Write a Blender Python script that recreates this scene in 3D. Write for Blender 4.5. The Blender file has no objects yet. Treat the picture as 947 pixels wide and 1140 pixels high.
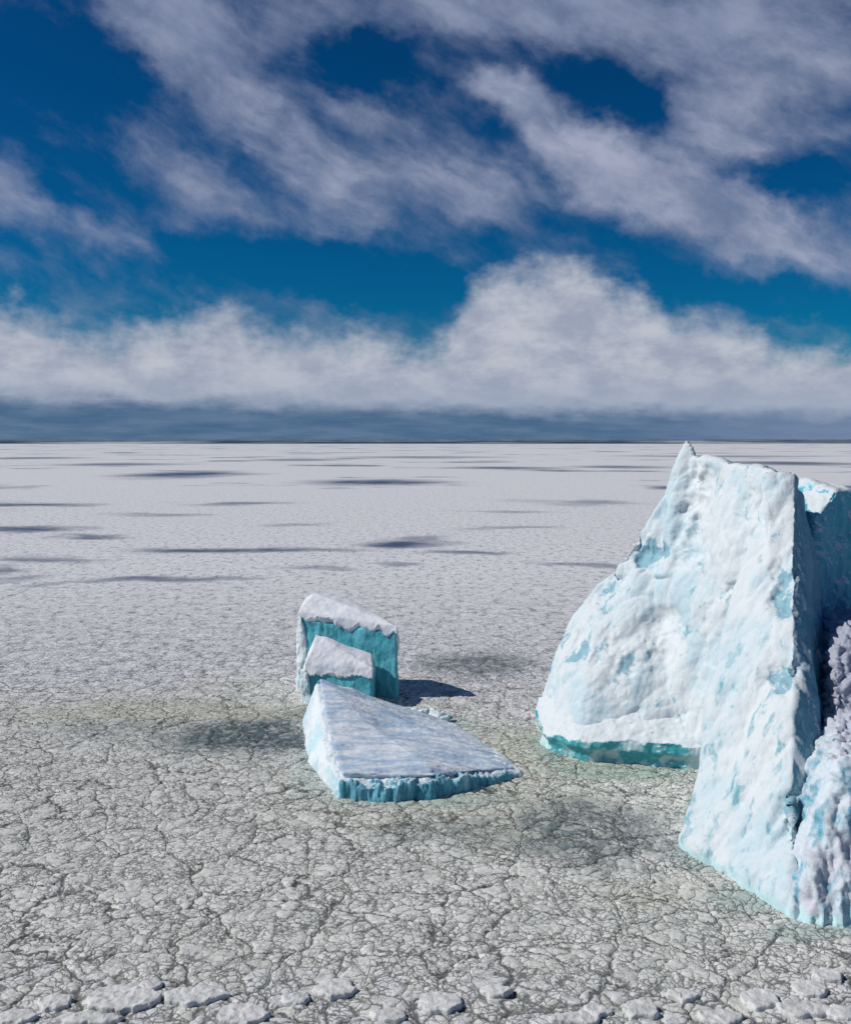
import bpy, bmesh, math, random
import numpy as np
from mathutils import Vector

random.seed(7)
C = bpy.context.scene.collection
scene = bpy.context.scene

# ------------------------------------------------------------------ camera constants (used to turn measured picture positions into metres)
F, CX, HY, H = 1100.0, 473.5, 489.0, 40.0      # focal length / principal column / horizon row in photo pixels, camera height in m
def P(px, py, Y):
    return ((px - CX) / F * Y, Y, H - (py - HY) / F * Y)
def G(px, py, z=0.0):
    Y = F * (H - z) / (py - HY)
    return ((px - CX) / F * Y, Y, z)

# ------------------------------------------------------------------ numpy noise
_rng = np.random.default_rng(3)
_perm = _rng.permutation(512).astype(np.int64)
_perm = np.concatenate([_perm, _perm, _perm])
_grad = _rng.normal(size=(512, 3)); _grad /= np.linalg.norm(_grad, axis=1)[:, None]
def _h(i, j, k):
    return _perm[(_perm[(_perm[i & 511] + j) & 511] + k) & 511]
def perlin(p):
    pi = np.floor(p).astype(np.int64); pf = p - pi
    w = pf * pf * pf * (pf * (pf * 6 - 15) + 10)
    out = 0
    for dx in (0, 1):
        wx = w[:, 0] if dx else 1 - w[:, 0]
        for dy in (0, 1):
            wy = w[:, 1] if dy else 1 - w[:, 1]
            for dz in (0, 1):
                wz = w[:, 2] if dz else 1 - w[:, 2]
                g = _grad[_h(pi[:, 0] + dx, pi[:, 1] + dy, pi[:, 2] + dz) & 511]
                d = pf - np.array([dx, dy, dz])
                out = out + wx * wy * wz * (g * d).sum(1)
    return out * 1.5
def fbm(p, octv=4, gain=0.5):
    s, a, f = 0, 1.0, 1.0
    for o in range(octv):
        s = s + a * perlin(p * f + 17.3 * o); a *= gain; f *= 2.03
    return s
def ridged(p, octv=4, gain=0.5):
    s, a, f = 0, 1.0, 1.0
    for o in range(octv):
        s = s + a * (1 - 2 * np.abs(perlin(p * f + 9.1 * o))); a *= gain; f *= 2.03
    return s
def worley(p):
    pi = np.floor(p).astype(np.int64); best = np.full(len(p), 9.0)
    for dx in (-1, 0, 1):
        for dy in (-1, 0, 1):
            for dz in (-1, 0, 1):
                q = pi + np.array([dx, dy, dz])
                h = _h(q[:, 0], q[:, 1], q[:, 2]) & 511
                f = q + 0.5 + 0.42 * _grad[h]
                best = np.minimum(best, ((f - p) ** 2).sum(1))
    return np.sqrt(best)

def facets(p, k=0.55, q=0.22):
    """Continuous surface of tilted, nearly flat facets meeting in creases (max of tilted shallow paraboloids, one per cell)."""
    pi = np.floor(p).astype(np.int64); best = np.full(len(p), -9.0)
    for dx in (-1, 0, 1):
        for dy in (-1, 0, 1):
            for dz in (-1, 0, 1):
                c = pi + np.array([dx, dy, dz])
                h = _h(c[:, 0], c[:, 1], c[:, 2]) & 511
                d = p - (c + 0.5 + 0.4 * _grad[h])
                g = _grad[(h * 7 + 3) & 511]
                best = np.maximum(best, k * (d * g).sum(1) - q * (d ** 2).sum(1) * 2.0)
    return best
# ------------------------------------------------------------------ mesh helpers
def mesh_obj(name, verts, faces, mat, parent=None, smooth=True, base=(0, 0, 0)):
    me = bpy.data.meshes.new(name)
    v = np.asarray(verts, dtype=float) - np.asarray(base)
    me.from_pydata(v.tolist(), [], faces)
    me.materials.append(mat)
    if smooth:
        me.polygons.foreach_set('use_smooth', [True] * len(me.polygons))
    me.update()
    o = bpy.data.objects.new(name, me); C.objects.link(o)
    if parent is not None: o.parent = parent
    return o

def remeshed(hulls, voxel):
    """Union of convex hulls as one closed, evenly tessellated surface -> mesh datablock."""
    bm = bmesh.new()
    for pts in hulls:
        b = bmesh.new()
        for p in pts: b.verts.new(p)
        r = bmesh.ops.convex_hull(b, input=b.verts[:])
        bmesh.ops.delete(b, geom=[g for g in r['geom_interior'] if isinstance(g, bmesh.types.BMVert)], context='VERTS')
        bmesh.ops.recalc_face_normals(b, faces=b.faces[:])
        tmp = bpy.data.meshes.new('hull'); b.to_mesh(tmp); b.free()
        bm.from_mesh(tmp); bpy.data.meshes.remove(tmp)
    me = bpy.data.meshes.new('hulls'); bm.to_mesh(me); bm.free()
    o = bpy.data.objects.new('hulls', me); C.objects.link(o)
    m = o.modifiers.new('r', 'REMESH'); m.mode = 'VOXEL'; m.voxel_size = voxel
    dg = bpy.context.evaluated_depsgraph_get(); dg.update()
    out = bpy.data.meshes.new_from_object(o.evaluated_get(dg))
    bpy.data.objects.remove(o); bpy.data.meshes.remove(me)
    return out

def arr(me):
    v = np.empty(len(me.vertices) * 3); me.vertices.foreach_get('co', v); v = v.reshape(-1, 3)
    n = np.empty(len(me.vertices) * 3); me.vertex_normals.foreach_get('vector', n); n = n.reshape(-1, 3)
    return v, n
def put(me, v):
    me.vertices.foreach_set('co', v.ravel()); me.update()
def relax(me, v, it, f=0.5):
    e = np.empty(len(me.edges) * 2, dtype=np.int64); me.edges.foreach_get('vertices', e); e = e.reshape(-1, 2)
    cnt = np.bincount(e.ravel(), minlength=len(v)).astype(float)[:, None]
    for _ in range(it):
        s = np.zeros_like(v)
        for k in range(3):
            s[:, k] = np.bincount(e[:, 0], weights=v[e[:, 1], k], minlength=len(v)) + np.bincount(e[:, 1], weights=v[e[:, 0], k], minlength=len(v))
        v = v + f * (s / np.maximum(cnt, 1) - v)
    return v
def carve(name, hulls, voxel, stages, mat, parent, base, relax_first=3, shape=None, relax_last=0, attr=None):
    """stages: list of fn(P, N) -> offset along the normal, normals refreshed after each stage."""
    me = remeshed(hulls, voxel)
    v, n = arr(me)
    v = relax(me, v, relax_first); put(me, v)
    for st in stages:
        v, n = arr(me)
        o_ = st(v, n)
        if attr is st:
            at = me.attributes.new('pocket', 'FLOAT', 'POINT'); at.data.foreach_set('value', np.clip(st.tint / 0.9, 0, 1))
        v = v + n * o_[:, None]; put(me, v)
    if relax_last: v, n = arr(me); put(me, relax(me, v, relax_last))
    if shape is not None:
        v, n = arr(me); v = shape(v, n); put(me, v)
    v, n = arr(me); put(me, v - np.asarray(base))
    me.polygons.foreach_set('use_smooth', [True] * len(me.polygons))
    me.materials.clear(); me.materials.append(mat); me.name = name
    o = bpy.data.objects.new(name, me); C.objects.link(o)
    if parent is not None: o.parent = parent
    return o
def empty(name, loc, label, cat, group=None):
    o = bpy.data.objects.new(name, None); C.objects.link(o); o.location = loc
    o['label'] = label; o['category'] = cat
    if group: o['group'] = group
    return o

# ------------------------------------------------------------------ node helper
class NT:
    def __init__(s, tree):
        s.t = tree; s.n = tree.nodes; s.l = tree.links
    def node(s, typ, **kw):
        nd = s.n.new(typ)
        for k, v in kw.items(): setattr(nd, k, v)
        return nd
    def set(s, sock, v):
        if isinstance(v, bpy.types.NodeSocket): s.l.new(v, sock)
        elif v is not None: sock.default_value = v
    def math(s, op, a, b=None, c=None, clamp=False):
        nd = s.node('ShaderNodeMath', operation=op, use_clamp=clamp)
        s.set(nd.inputs[0], a); s.set(nd.inputs[1], b); s.set(nd.inputs[2], c)
        return nd.outputs[0]
    def vec(s, op, a, b=None):
        nd = s.node('ShaderNodeVectorMath', operation=op)
        s.set(nd.inputs[0], a); s.set(nd.inputs[1], b)
        return nd.outputs['Value'] if op in ('LENGTH', 'DOT_PRODUCT', 'DISTANCE') else nd.outputs[0]
    def scale(s, a, f):
        nd = s.node('ShaderNodeVectorMath', operation='SCALE'); s.set(nd.inputs[0], a); s.set(nd.inputs['Scale'], f); return nd.outputs[0]
    def comb(s, x, y, z):
        nd = s.node('ShaderNodeCombineXYZ')
        for i, v in enumerate((x, y, z)): s.set(nd.inputs[i], v)
        return nd.outputs[0]
    def sep(s, v):
        nd = s.node('ShaderNodeSeparateXYZ'); s.set(nd.inputs[0], v); return nd.outputs
    def noise(s, v, scale=1.0, detail=4, rough=0.5, color=False, typ=None, lac=2.0, dist=0.0):
        nd = s.node('ShaderNodeTexNoise')
        if typ: nd.noise_type = typ
        s.set(nd.inputs['Vector'], v); nd.inputs['Scale'].default_value = scale
        nd.inputs['Detail'].default_value = detail; nd.inputs['Roughness'].default_value = rough
        nd.inputs['Lacunarity'].default_value = lac; nd.inputs['Distortion'].default_value = dist
        return nd.outputs['Color' if color else 0]
    def voro(s, v, scale, feature='DISTANCE_TO_EDGE', out='Distance', rnd=1.0):
        nd = s.node('ShaderNodeTexVoronoi', feature=feature)
        s.set(nd.inputs['Vector'], v); nd.inputs['Scale'].default_value = scale; nd.inputs['Randomness'].default_value = rnd
        return nd.outputs[out]
    def step(s, x, a, b, lo=0.0, hi=1.0, lin=False):
        nd = s.node('ShaderNodeMapRange', interpolation_type='LINEAR' if lin else 'SMOOTHSTEP', clamp=True)
        s.set(nd.inputs[0], x)
        for i, v in zip((1, 2, 3, 4), (a, b, lo, hi)): s.set(nd.inputs[i], v)
        return nd.outputs[0]
    def mix(s, f, a, b, mode='MIX'):
        nd = s.node('ShaderNodeMix', data_type='RGBA', blend_type=mode)
        s.set(nd.inputs[0], f)
        for i, v in ((6, a), (7, b)):
            if isinstance(v, tuple): v = (*v, 1.0) if len(v) == 3 else v
            s.set(nd.inputs[i], v)
        return nd.outputs[2]

def new_mat(name):
    m = bpy.data.materials.new(name); m.use_nodes = True
    m.node_tree.nodes.clear()
    N = NT(m.node_tree)
    out = N.node('ShaderNodeOutputMaterial'); bs = N.node('ShaderNodeBsdfPrincipled')
    N.l.new(bs.outputs[0], out.inputs[0])
    return m, N, bs, out

# ------------------------------------------------------------------ materials
SNOW = (0.72, 0.765, 0.785); PALE = (0.55, 0.70, 0.755); AQUA = (0.15, 0.42, 0.50); TEAL = (0.015, 0.24, 0.30)

def ice_mat(name, snow=SNOW, pale=PALE, aqua=AQUA, flow=(1, 1, 1), pale_rng=(0.42, 0.62), aqua_rng=(0.60, 0.68), up_rng=(0.35, 0.75),
            foot=0.0, deep=None, bump=0.35, fine=1.0, streak=None, streak_top=14.0, streak_rng=(0.46, 0.60), streak_y=None, shade_side=None, snow_above=None, pocket=False, rough_top=None):
    m, N, bs, out = new_mat(name)
    g = N.node('ShaderNodeNewGeometry')
    pos = g.outputs['Position']; nx, ny_, nz = N.sep(g.outputs['True Normal'])[0:3]; z = N.sep(pos)[2]
    fl = N.vec('MULTIPLY', pos, flow)
    wig = N.noise(pos, 0.35, 3, 0.5, color=True)
    flw = N.vec('ADD', fl, N.scale(N.vec('SUBTRACT', wig, (0.5, 0.5, 0.5)), 1.6))
    n1 = N.noise(flw, 0.22, 5, 0.6)
    n2 = N.noise(flw, 0.42, 6, 0.62, dist=0.5)
    n3 = N.noise(pos, 2.4, 5, 0.6)
    upn = N.math('ADD', nz, N.math('MULTIPLY', N.math('SUBTRACT', n3, 0.5), 0.5))
    up = N.step(upn, *up_rng)
    if snow_above: up = N.math('MULTIPLY', up, N.step(z, snow_above - 0.4, snow_above + 0.4))
    col = N.mix(N.step(n1, *pale_rng), snow, pale)
    aq = N.step(n2, *aqua_rng)
    col = N.mix(N.math('MULTIPLY', aq, 0.8), col, aqua)
    if streak:
        sx = N.vec('MULTIPLY', pos, (1.0, 1.0, 0.13))
        sx = N.vec('ADD', sx, N.scale(N.vec('SUBTRACT', wig, (0.5, 0.5, 0.5)), 1.1))
        sn = N.noise(sx, streak, 5, 0.6)
        col = N.mix(N.math('MULTIPLY', N.math('MULTIPLY', N.step(sn, *streak_rng), N.step(N.sep(pos)[1], streak_y + 5.0, streak_y - 5.0) if streak_y else 1.0), N.step(z, streak_top, streak_top - 4.0)), col, aqua); up = N.math('MULTIPLY', up, N.step(z, streak_top - 5.0, streak_top, 0.35, 1.0)) if not streak_y else N.math('MULTIPLY', up, N.step(N.sep(pos)[1], streak_y - 5.0, streak_y + 5.0, 0.6, 1.0))
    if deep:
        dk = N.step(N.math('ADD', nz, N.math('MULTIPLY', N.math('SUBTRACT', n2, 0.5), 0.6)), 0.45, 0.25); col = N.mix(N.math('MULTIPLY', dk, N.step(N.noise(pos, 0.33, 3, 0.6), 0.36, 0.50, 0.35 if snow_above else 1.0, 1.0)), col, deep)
    col = N.mix(N.math('MULTIPLY', up, 0.9), col, snow)
    if rough_top:
        col = N.mix(N.step(z, streak_top - 3.0, streak_top + 1.0), col, rough_top)
    if pocket:
        at = N.node('ShaderNodeAttribute', attribute_name='pocket')
        col = N.mix(N.step(N.math('ADD', at.outputs['Fac'], N.math('ADD', N.math('MULTIPLY', N.math('SUBTRACT', n2, 0.5), 1.7), N.math('MULTIPLY', N.math('SUBTRACT', n3, 0.5), 0.9))), 0.40, 0.62, 0.0, 0.85), col, (0.17, 0.41, 0.51))
    if shade_side:  # shade painted into the colour: faces turned right, away from the sun, go dark blue
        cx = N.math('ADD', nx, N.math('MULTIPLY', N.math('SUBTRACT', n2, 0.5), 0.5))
        col = N.mix(N.step(cx, 0.30, 0.48), col, shade_side)
    if foot:
        fz = N.math('ADD', z, N.math('MULTIPLY', N.math('SUBTRACT', n2, 0.5), foot * 2.0))
        col = N.mix(N.step(fz, foot, foot * 0.25), col, (0.55, 0.80, 0.82))
    # fine mottling of old firn
    col = N.mix(N.step(n3, 0.35, 0.75, 0.0, 0.22), col, (0.60, 0.66, 0.71))
    N.set(bs.inputs['Base Color'], col)
    bs.inputs['Roughness'].default_value = 0.55
    bs.inputs['Specular IOR Level'].default_value = 0.25
    b1 = N.noise(flw, 1.9 * fine, 8, 0.72); b2 = N.voro(N.vec('ADD', pos, N.scale(wig, 1.0)), 1.1 * fine, 'F1')
    hgt = N.math('ADD', b1, N.math('MULTIPLY', b2, 0.12))
    bp = N.node('ShaderNodeBump'); bp.inputs['Strength'].default_value = bump; bp.inputs['Distance'].default_value = 0.6
    N.set(bp.inputs['Height'], hgt); N.l.new(bp.outputs[0], bs.inputs['Normal'])
    return m

def snow_mat(name, a=(0.82, 0.83, 0.855), b=(0.70, 0.73, 0.80), stretch=(1, 1, 1), bump=0.25, rng=(0.4, 0.65)):
    m, N, bs, out = new_mat(name)
    g = N.node('ShaderNodeNewGeometry'); pos = g.outputs['Position']
    v = N.vec('MULTIPLY', pos, stretch)
    n = N.noise(v, 0.6, 6, 0.62)
    N.set(bs.inputs['Base Color'], N.mix(N.step(n, *rng), a, b))
    bs.inputs['Roughness'].default_value = 0.7; bs.inputs['Specular IOR Level'].default_value = 0.2
    bp = N.node('ShaderNodeBump'); bp.inputs['Strength'].default_value = bump; bp.inputs['Distance'].default_value = 0.4
    N.set(bp.inputs['Height'], N.noise(v, 1.6, 6, 0.65)); N.l.new(bp.outputs[0], bs.inputs['Normal'])
    return m

# ------------------------------------------------------------------ sea ice ground
def ellipse_sum(N, pos, items, soft=0.55):
    """max of soft ellipses (cx, cy, rx, ry, weight) in ground metres."""
    acc = None
    for cx, cy, rx, ry, w in items:
        d = N.vec('LENGTH', N.vec('MULTIPLY', N.vec('SUBTRACT', pos, (cx, cy, 0)), (1 / rx, 1 / ry, 0)))
        e = N.step(d, 1.15, 1.15 - soft, 0.0, w)
        acc = e if acc is None else N.math('MAXIMUM', acc, e)
    return acc
def on_ground(px, py, hw, hh, w):
    X, Y, _ = G(px, py); Y0 = G(px, py + hh)[1]; Y1 = G(px, max(py - hh, HY + 4))[1]
    return (X, (Y0 + Y1) / 2, hw / F * Y, (Y1 - Y0) / 2, w)

def sea_ice_mat():
    m, N, bs, out = new_mat('cracked_sea_ice')
    g = N.node('ShaderNodeNewGeometry'); p3 = g.outputs['Position']
    x, y, z = N.sep(p3)[0:3]
    pos = N.comb(x, y, 0.0)
    w1 = N.vec('SUBTRACT', N.noise(pos, 0.45, 4, 0.6, color=True), (0.5, 0.5, 0.5))
    w2 = N.vec('SUBTRACT', N.noise(pos, 0.05, 3, 0.5, color=True), (0.5, 0.5, 0.5))
    q = N.vec('ADD', pos, N.vec('ADD', N.scale(w1, 2.2), N.scale(w2, 6.0)))
    big = N.voro(q, 0.155)                      # long leads between big plates
    mid = N.voro(q, 0.58)                       # plates of about 3 m
    q2 = N.vec('ADD', pos, N.scale(w1, 1.2))
    small = N.voro(q2, 1.55)
    midc = N.sep(N.voro(q, 0.58, 'F1', 'Color'))[0]
    smallc = N.sep(N.voro(q2, 1.55, 'F1', 'Color'))[1]
    patchy = N.noise(pos, 0.09, 4, 0.6)
    wid = N.step(N.noise(pos, 0.16, 3, 0.6), 0.32, 0.66, 0.45, 1.1)
    front = N.step(N.math('ADD', y, N.math('MULTIPLY', N.math('SUBTRACT', N.noise(pos, 0.12, 3, 0.6), 0.5), 10.0)), 77.0, 70.0)
    wid = N.math('ADD', wid, N.math('MULTIPLY', front, 0.5))
    cb = N.step(big, N.math('MULTIPLY', wid, 0.026), 0.007)
    cm = N.step(mid, N.math('MULTIPLY', wid, 0.062), 0.012)
    cs = N.math('MULTIPLY', N.step(small, 0.105, 0.025), N.step(N.noise(pos, 0.28, 3, 0.6), 0.36, 0.56, 0.15, 1.0))
    grit = N.noise(pos, 1.9, 6, 0.7)
    grit2 = N.noise(N.vec('MULTIPLY', pos, (1.0, 0.8, 1)), 0.75, 5, 0.65)
    # zone: old wet ice round the bergs (near) and snow covered pack (far)
    yy = N.math('ADD', y, N.math('MULTIPLY', N.math('SUBTRACT', N.noise(pos, 0.02, 4, 0.6), 0.5), 120.0))
    far = N.step(yy, 140.0, 172.0)
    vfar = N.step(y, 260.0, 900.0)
    near_col = N.mix(N.step(patchy, 0.35, 0.65), (0.71, 0.715, 0.665), (0.82, 0.815, 0.77))
    near_col = N.mix(N.step(midc, 0.1, 0.9, 0.0, 0.55), near_col, (0.85, 0.845, 0.81))
    near_col = N.mix(N.math('MULTIPLY', front, N.step(midc, 0.35, 0.6, 0.0, 0.8)), near_col, (0.76, 0.76, 0.77))
    near_col = N.mix(N.step(smallc, 0.2, 0.9, 0.0, 0.35), near_col, (0.55, 0.565, 0.53))
    far_col = N.mix(N.step(grit2, 0.34, 0.56), (0.68, 0.68, 0.70), (0.93, 0.92, 0.925))
    far_col = N.mix(N.step(smallc, 0.3, 1.0, 0.0, 0.35), far_col, (0.56, 0.57, 0.60))
    grit3 = N.noise(N.vec('MULTIPLY', pos, (1.0, 0.55, 1)), 0.42, 6, 0.8)
    far_col = N.mix(N.step(grit3, 0.52, 0.62, 0.0, 0.85), far_col, (0.26, 0.27, 0.32))
    far_col = N.mix(N.step(grit3, 0.48, 0.36, 0.0, 0.7), far_col, (0.92, 0.91, 0.92))
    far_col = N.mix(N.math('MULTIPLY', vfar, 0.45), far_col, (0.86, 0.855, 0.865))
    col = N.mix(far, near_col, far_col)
    # algae / melt tint round the bergs
    tint = ellipse_sum(N, N.vec('ADD', pos, N.scale(w2, 26.0)), [
        on_ground(640, 850, 150, 45, 0.9), on_ground(200, 795, 260, 22, 0.8), on_ground(520, 900, 260, 50, 0.6), on_ground(740, 985, 70, 30, 0.5)], 0.8)
    col = N.mix(N.math('MULTIPLY', tint, 0.65), col, (0.58, 0.59, 0.45))
    fringe = ellipse_sum(N, N.vec('ADD', pos, N.vec('ADD', N.scale(w2, 5.0), N.scale(w1, 1.5))), [on_ground(775, 955, 34, 16, .8), on_ground(828, 998, 46, 16, .8), on_ground(905, 1034, 75, 12, .8), on_ground(690, 860, 100, 12, .8), on_ground(612, 835, 22, 22, .7),
        on_ground(470, 891, 125, 9, .7), on_ground(352, 850, 32, 46, .6), on_ground(500, 806, 40, 10, .6)], 0.7)
    col = N.mix(N.math('MULTIPLY', fringe, 0.75), col, (0.40, 0.54, 0.49))
    # dark thin-ice and wet patches
    pw = N.vec('ADD', pos, N.vec('ADD', N.scale(w2, 16.0), N.scale(w1, 5.0)))
    wet = ellipse_sum(N, pw, [
        on_ground(272, 823, 105, 27, 1.15), on_ground(300, 826, 70, 16, 1.25), on_ground(120, 815, 90, 14, 0.35), on_ground(655, 928, 125, 34, 0.8), on_ground(500, 925, 110, 24, 0.45),
        on_ground(525, 742, 95, 18, 0.8), on_ground(330, 800, 22, 22, 0.5)], 0.8)
    wet = N.math('MULTIPLY', wet, N.step(N.noise(pos, 0.5, 5, 0.7), 0.28, 0.58, 0.45, 1.0))
    wet = N.math('MULTIPLY', wet, N.step(N.math('ADD', N.math('MULTIPLY', smallc, 0.6), N.math('MULTIPLY', midc, 0.4)), 0.30, 0.62, 0.62, 1.0))
    col = N.mix(N.math('MINIMUM', wet, 0.92), col, (0.075, 0.125, 0.145))
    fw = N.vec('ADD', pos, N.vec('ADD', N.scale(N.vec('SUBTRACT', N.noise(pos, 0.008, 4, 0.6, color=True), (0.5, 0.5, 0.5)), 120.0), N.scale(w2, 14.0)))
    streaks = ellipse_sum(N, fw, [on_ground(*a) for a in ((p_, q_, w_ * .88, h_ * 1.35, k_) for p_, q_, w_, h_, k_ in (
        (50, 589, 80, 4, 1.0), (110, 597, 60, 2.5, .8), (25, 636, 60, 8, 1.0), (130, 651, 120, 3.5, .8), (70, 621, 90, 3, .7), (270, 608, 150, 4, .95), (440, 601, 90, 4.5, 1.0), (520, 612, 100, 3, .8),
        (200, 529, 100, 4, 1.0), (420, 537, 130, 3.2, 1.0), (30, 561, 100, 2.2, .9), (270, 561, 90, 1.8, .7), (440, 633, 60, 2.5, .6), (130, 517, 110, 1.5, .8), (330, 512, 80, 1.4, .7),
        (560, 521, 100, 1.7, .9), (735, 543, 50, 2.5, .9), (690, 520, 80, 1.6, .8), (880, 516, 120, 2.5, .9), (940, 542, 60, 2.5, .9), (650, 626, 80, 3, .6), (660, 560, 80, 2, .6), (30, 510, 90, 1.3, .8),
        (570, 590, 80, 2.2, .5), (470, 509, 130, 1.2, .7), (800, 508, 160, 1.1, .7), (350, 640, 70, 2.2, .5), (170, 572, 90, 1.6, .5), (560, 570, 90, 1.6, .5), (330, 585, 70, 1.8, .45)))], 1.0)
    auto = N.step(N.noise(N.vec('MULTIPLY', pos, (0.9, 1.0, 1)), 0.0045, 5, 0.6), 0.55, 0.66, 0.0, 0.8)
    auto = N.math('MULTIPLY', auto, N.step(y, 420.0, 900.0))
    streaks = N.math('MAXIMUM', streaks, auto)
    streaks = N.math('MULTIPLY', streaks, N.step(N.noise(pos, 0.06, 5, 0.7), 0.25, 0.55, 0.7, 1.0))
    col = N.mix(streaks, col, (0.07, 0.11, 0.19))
    # cracks
    crack = N.math('MAXIMUM', N.math('MAXIMUM', cb, N.math('MULTIPLY', cm, 0.9)), N.math('MULTIPLY', cs, 0.85))
    tiny = N.math('MULTIPLY', N.step(N.voro(N.vec('ADD', pos, N.scale(w1, 0.8)), 2.6), 0.11, 0.01), N.step(N.noise(pos, 0.6, 3, 0.6), 0.44, 0.60, 0.0, 0.55))
    crack = N.math('MAXIMUM', crack, tiny)
    speck = N.math('MULTIPLY', N.step(grit, 0.55, 0.67, 0.0, 0.65), N.step(y, 78.0, 115.0, 0.45, 1.0))
    crack = N.math('MAXIMUM', crack, speck)
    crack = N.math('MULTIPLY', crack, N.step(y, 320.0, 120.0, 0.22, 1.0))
    col = N.mix(N.math('MULTIPLY', crack, 0.86), col, (0.035, 0.042, 0.040))
    N.set(bs.inputs['Base Color'], col)
    bs.inputs['Roughness'].default_value = 0.6; bs.inputs['Specular IOR Level'].default_value = 0.2
    # relief
    h = N.math('ADD', N.math('MULTIPLY', N.step(mid, 0.0, 0.10), 0.13), N.math('MULTIPLY', N.step(big, 0.0, 0.035), 0.16))
    h = N.math('ADD', h, N.math('MULTIPLY', N.step(small, 0.0, 0.16), 0.04))
    h = N.math('ADD', h, N.math('MULTIPLY', midc, 0.06))
    h = N.math('ADD', h, N.math('MULTIPLY', smallc, 0.035))
    h = N.math('ADD', h, N.math('MULTIPLY', N.math('SUBTRACT', grit, 0.5), 0.12))
    h = N.math('ADD', h, N.math('MULTIPLY', N.math('SUBTRACT', grit2, 0.5), 0.14))
    h = N.math('MULTIPLY', N.math('SUBTRACT', h, 0.45), N.step(y, 215.0, 140.0))
    dn = N.node('ShaderNodeDisplacement'); dn.inputs['Midlevel'].default_value = 0.0; dn.inputs['Scale'].default_value = 1.0
    N.set(dn.inputs['Height'], h); N.l.new(dn.outputs[0], out.inputs['Displacement'])
    m.displacement_method = 'DISPLACEMENT'
    bp = N.node('ShaderNodeBump'); bp.inputs['Strength'].default_value = 0.3; bp.inputs['Distance'].default_value = 0.3
    N.set(bp.inputs['Height'], N.math('ADD', grit, grit2)); N.l.new(bp.outputs[0], bs.inputs['Normal'])
    return m

def graded(a, b, step0, grow):
    out = [a]; s = step0
    while out[-1] < b:
        out.append(out[-1] + s); s *= grow
    return out
def build_ground():
    xr = list(np.arange(-46, 64, 0.2))
    xs = [-v for v in graded(46, 60000, 0.25, 1.09)[1:]][::-1] + xr + graded(xr[-1], 60000, 0.25, 1.09)[1:]
    ys = [60.0]
    while ys[-1] < 8500: ys.append(ys[-1] + 0.13 + max(0, (ys[-1] - 60)) * 0.0036 + max(0, ys[-1] - 230) * 0.06)
    ys = [60 - v for v in graded(0, 4000, 0.4, 1.15)[1:]][::-1] + ys
    xs = np.array(xs); ys = np.array(ys)
    nx, ny = len(xs), len(ys)
    X, Y = np.meshgrid(xs, ys)
    v = np.stack([X.ravel(), Y.ravel(), np.zeros(nx * ny)], 1)
    i = np.arange((ny - 1) * nx).reshape(ny - 1, nx)[:, :-1].ravel()
    f = np.stack([i, i + 1, i + 1 + nx, i + nx], 1)
    me = bpy.data.meshes.new('sea_ice')
    me.vertices.add(len(v)); me.vertices.foreach_set('co', v.ravel())
    me.loops.add(f.size); me.loops.foreach_set('vertex_index', f.ravel())
    me.polygons.add(len(f)); me.polygons.foreach_set('loop_start', np.arange(0, f.size, 4)); 
    me.update(calc_edges=True)
    me.polygons.foreach_set('use_smooth', [True] * len(f))
    me.materials.append(sea_ice_mat())
    o = bpy.data.objects.new('sea_ice', me); C.objects.link(o); o['kind'] = 'structure'
    print('ground', nx, ny)
build_ground()

def build_water():
    m, N, bs, out = new_mat('open_sea')
    g = N.node('ShaderNodeNewGeometry'); pos = g.outputs['Position']
    n = N.noise(N.vec('MULTIPLY', pos, (0.00035, 0.00022, 0)), 1.0, 4, 0.6)
    N.set(bs.inputs['Base Color'], N.mix(N.step(n, 0.52, 0.58), (0.03, 0.065, 0.11), (0.50, 0.55, 0.6)))
    bs.inputs['Roughness'].default_value = 0.7; bs.inputs['Specular IOR Level'].default_value = 0.1
    v, f = [], []
    ys = graded(7600, 400000, 300, 1.12); xs = np.linspace(-300000, 300000, 41)
    for yv in ys:
        for xv in xs: v.append((xv, yv, -1.0))
    nx = len(xs)
    for j in range(len(ys) - 1):
        for i in range(nx - 1): f.append((j * nx + i, j * nx + i + 1, (j + 1) * nx + i + 1, (j + 1) * nx + i))
    o = mesh_obj('sea_water', v, f, m); o['kind'] = 'structure'
build_water()

# ------------------------------------------------------------------ the big iceberg
base = np.array((38.0, 116.0, 0.0))
berg = empty('iceberg', tuple(base), 'huge jagged white iceberg with a pointed summit and a blue shaded right flank', 'iceberg')

DENTS = [  # (from, to, radius, depth) pockets and gullies in the open wall
    (P(724, 612, 133.5), P(714, 622, 133.5), 1.3, 1.3), (P(690, 644, 134), P(664, 672, 134), 0.9, 0.8), (P(650, 716, 133), P(638, 730, 133), 0.9, 0.8), (P(612, 752, 134), P(610, 765, 134), .8, .6),
    (P(781, 532, 129.5), P(768, 615, 127.5), 1.5, 1.2, 0.25), (P(856, 556, 116), P(851, 640, 112.5), 1.3, 0.9, 0.0), (P(742, 690, 127), P(730, 715, 127), 1.8, 0.9, 0.35), (P(876, 748, 97.5), P(866, 764, 98), 0.9, 0.9),
    (P(786, 850, 103), P(776, 895, 101), 1.0, 0.7), (P(815, 850, 101), P(806, 905, 98), 0.8, 0.5), (P(878, 890, 90), P(874, 930, 88), 0.7, 0.6), (P(876, 640, 106), P(868, 672, 104.5), 1.1, 1.0),
    (P(700, 735, 127), P(668, 775, 128), 1.0, 0.6), (P(680, 700, 131), P(650, 745, 131), 0.8, 0.5), (P(830, 560, 119), P(824, 575, 119), .5, .4), (P(816, 655, 118), P(800, 668, 118), .7, .5)]
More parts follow.
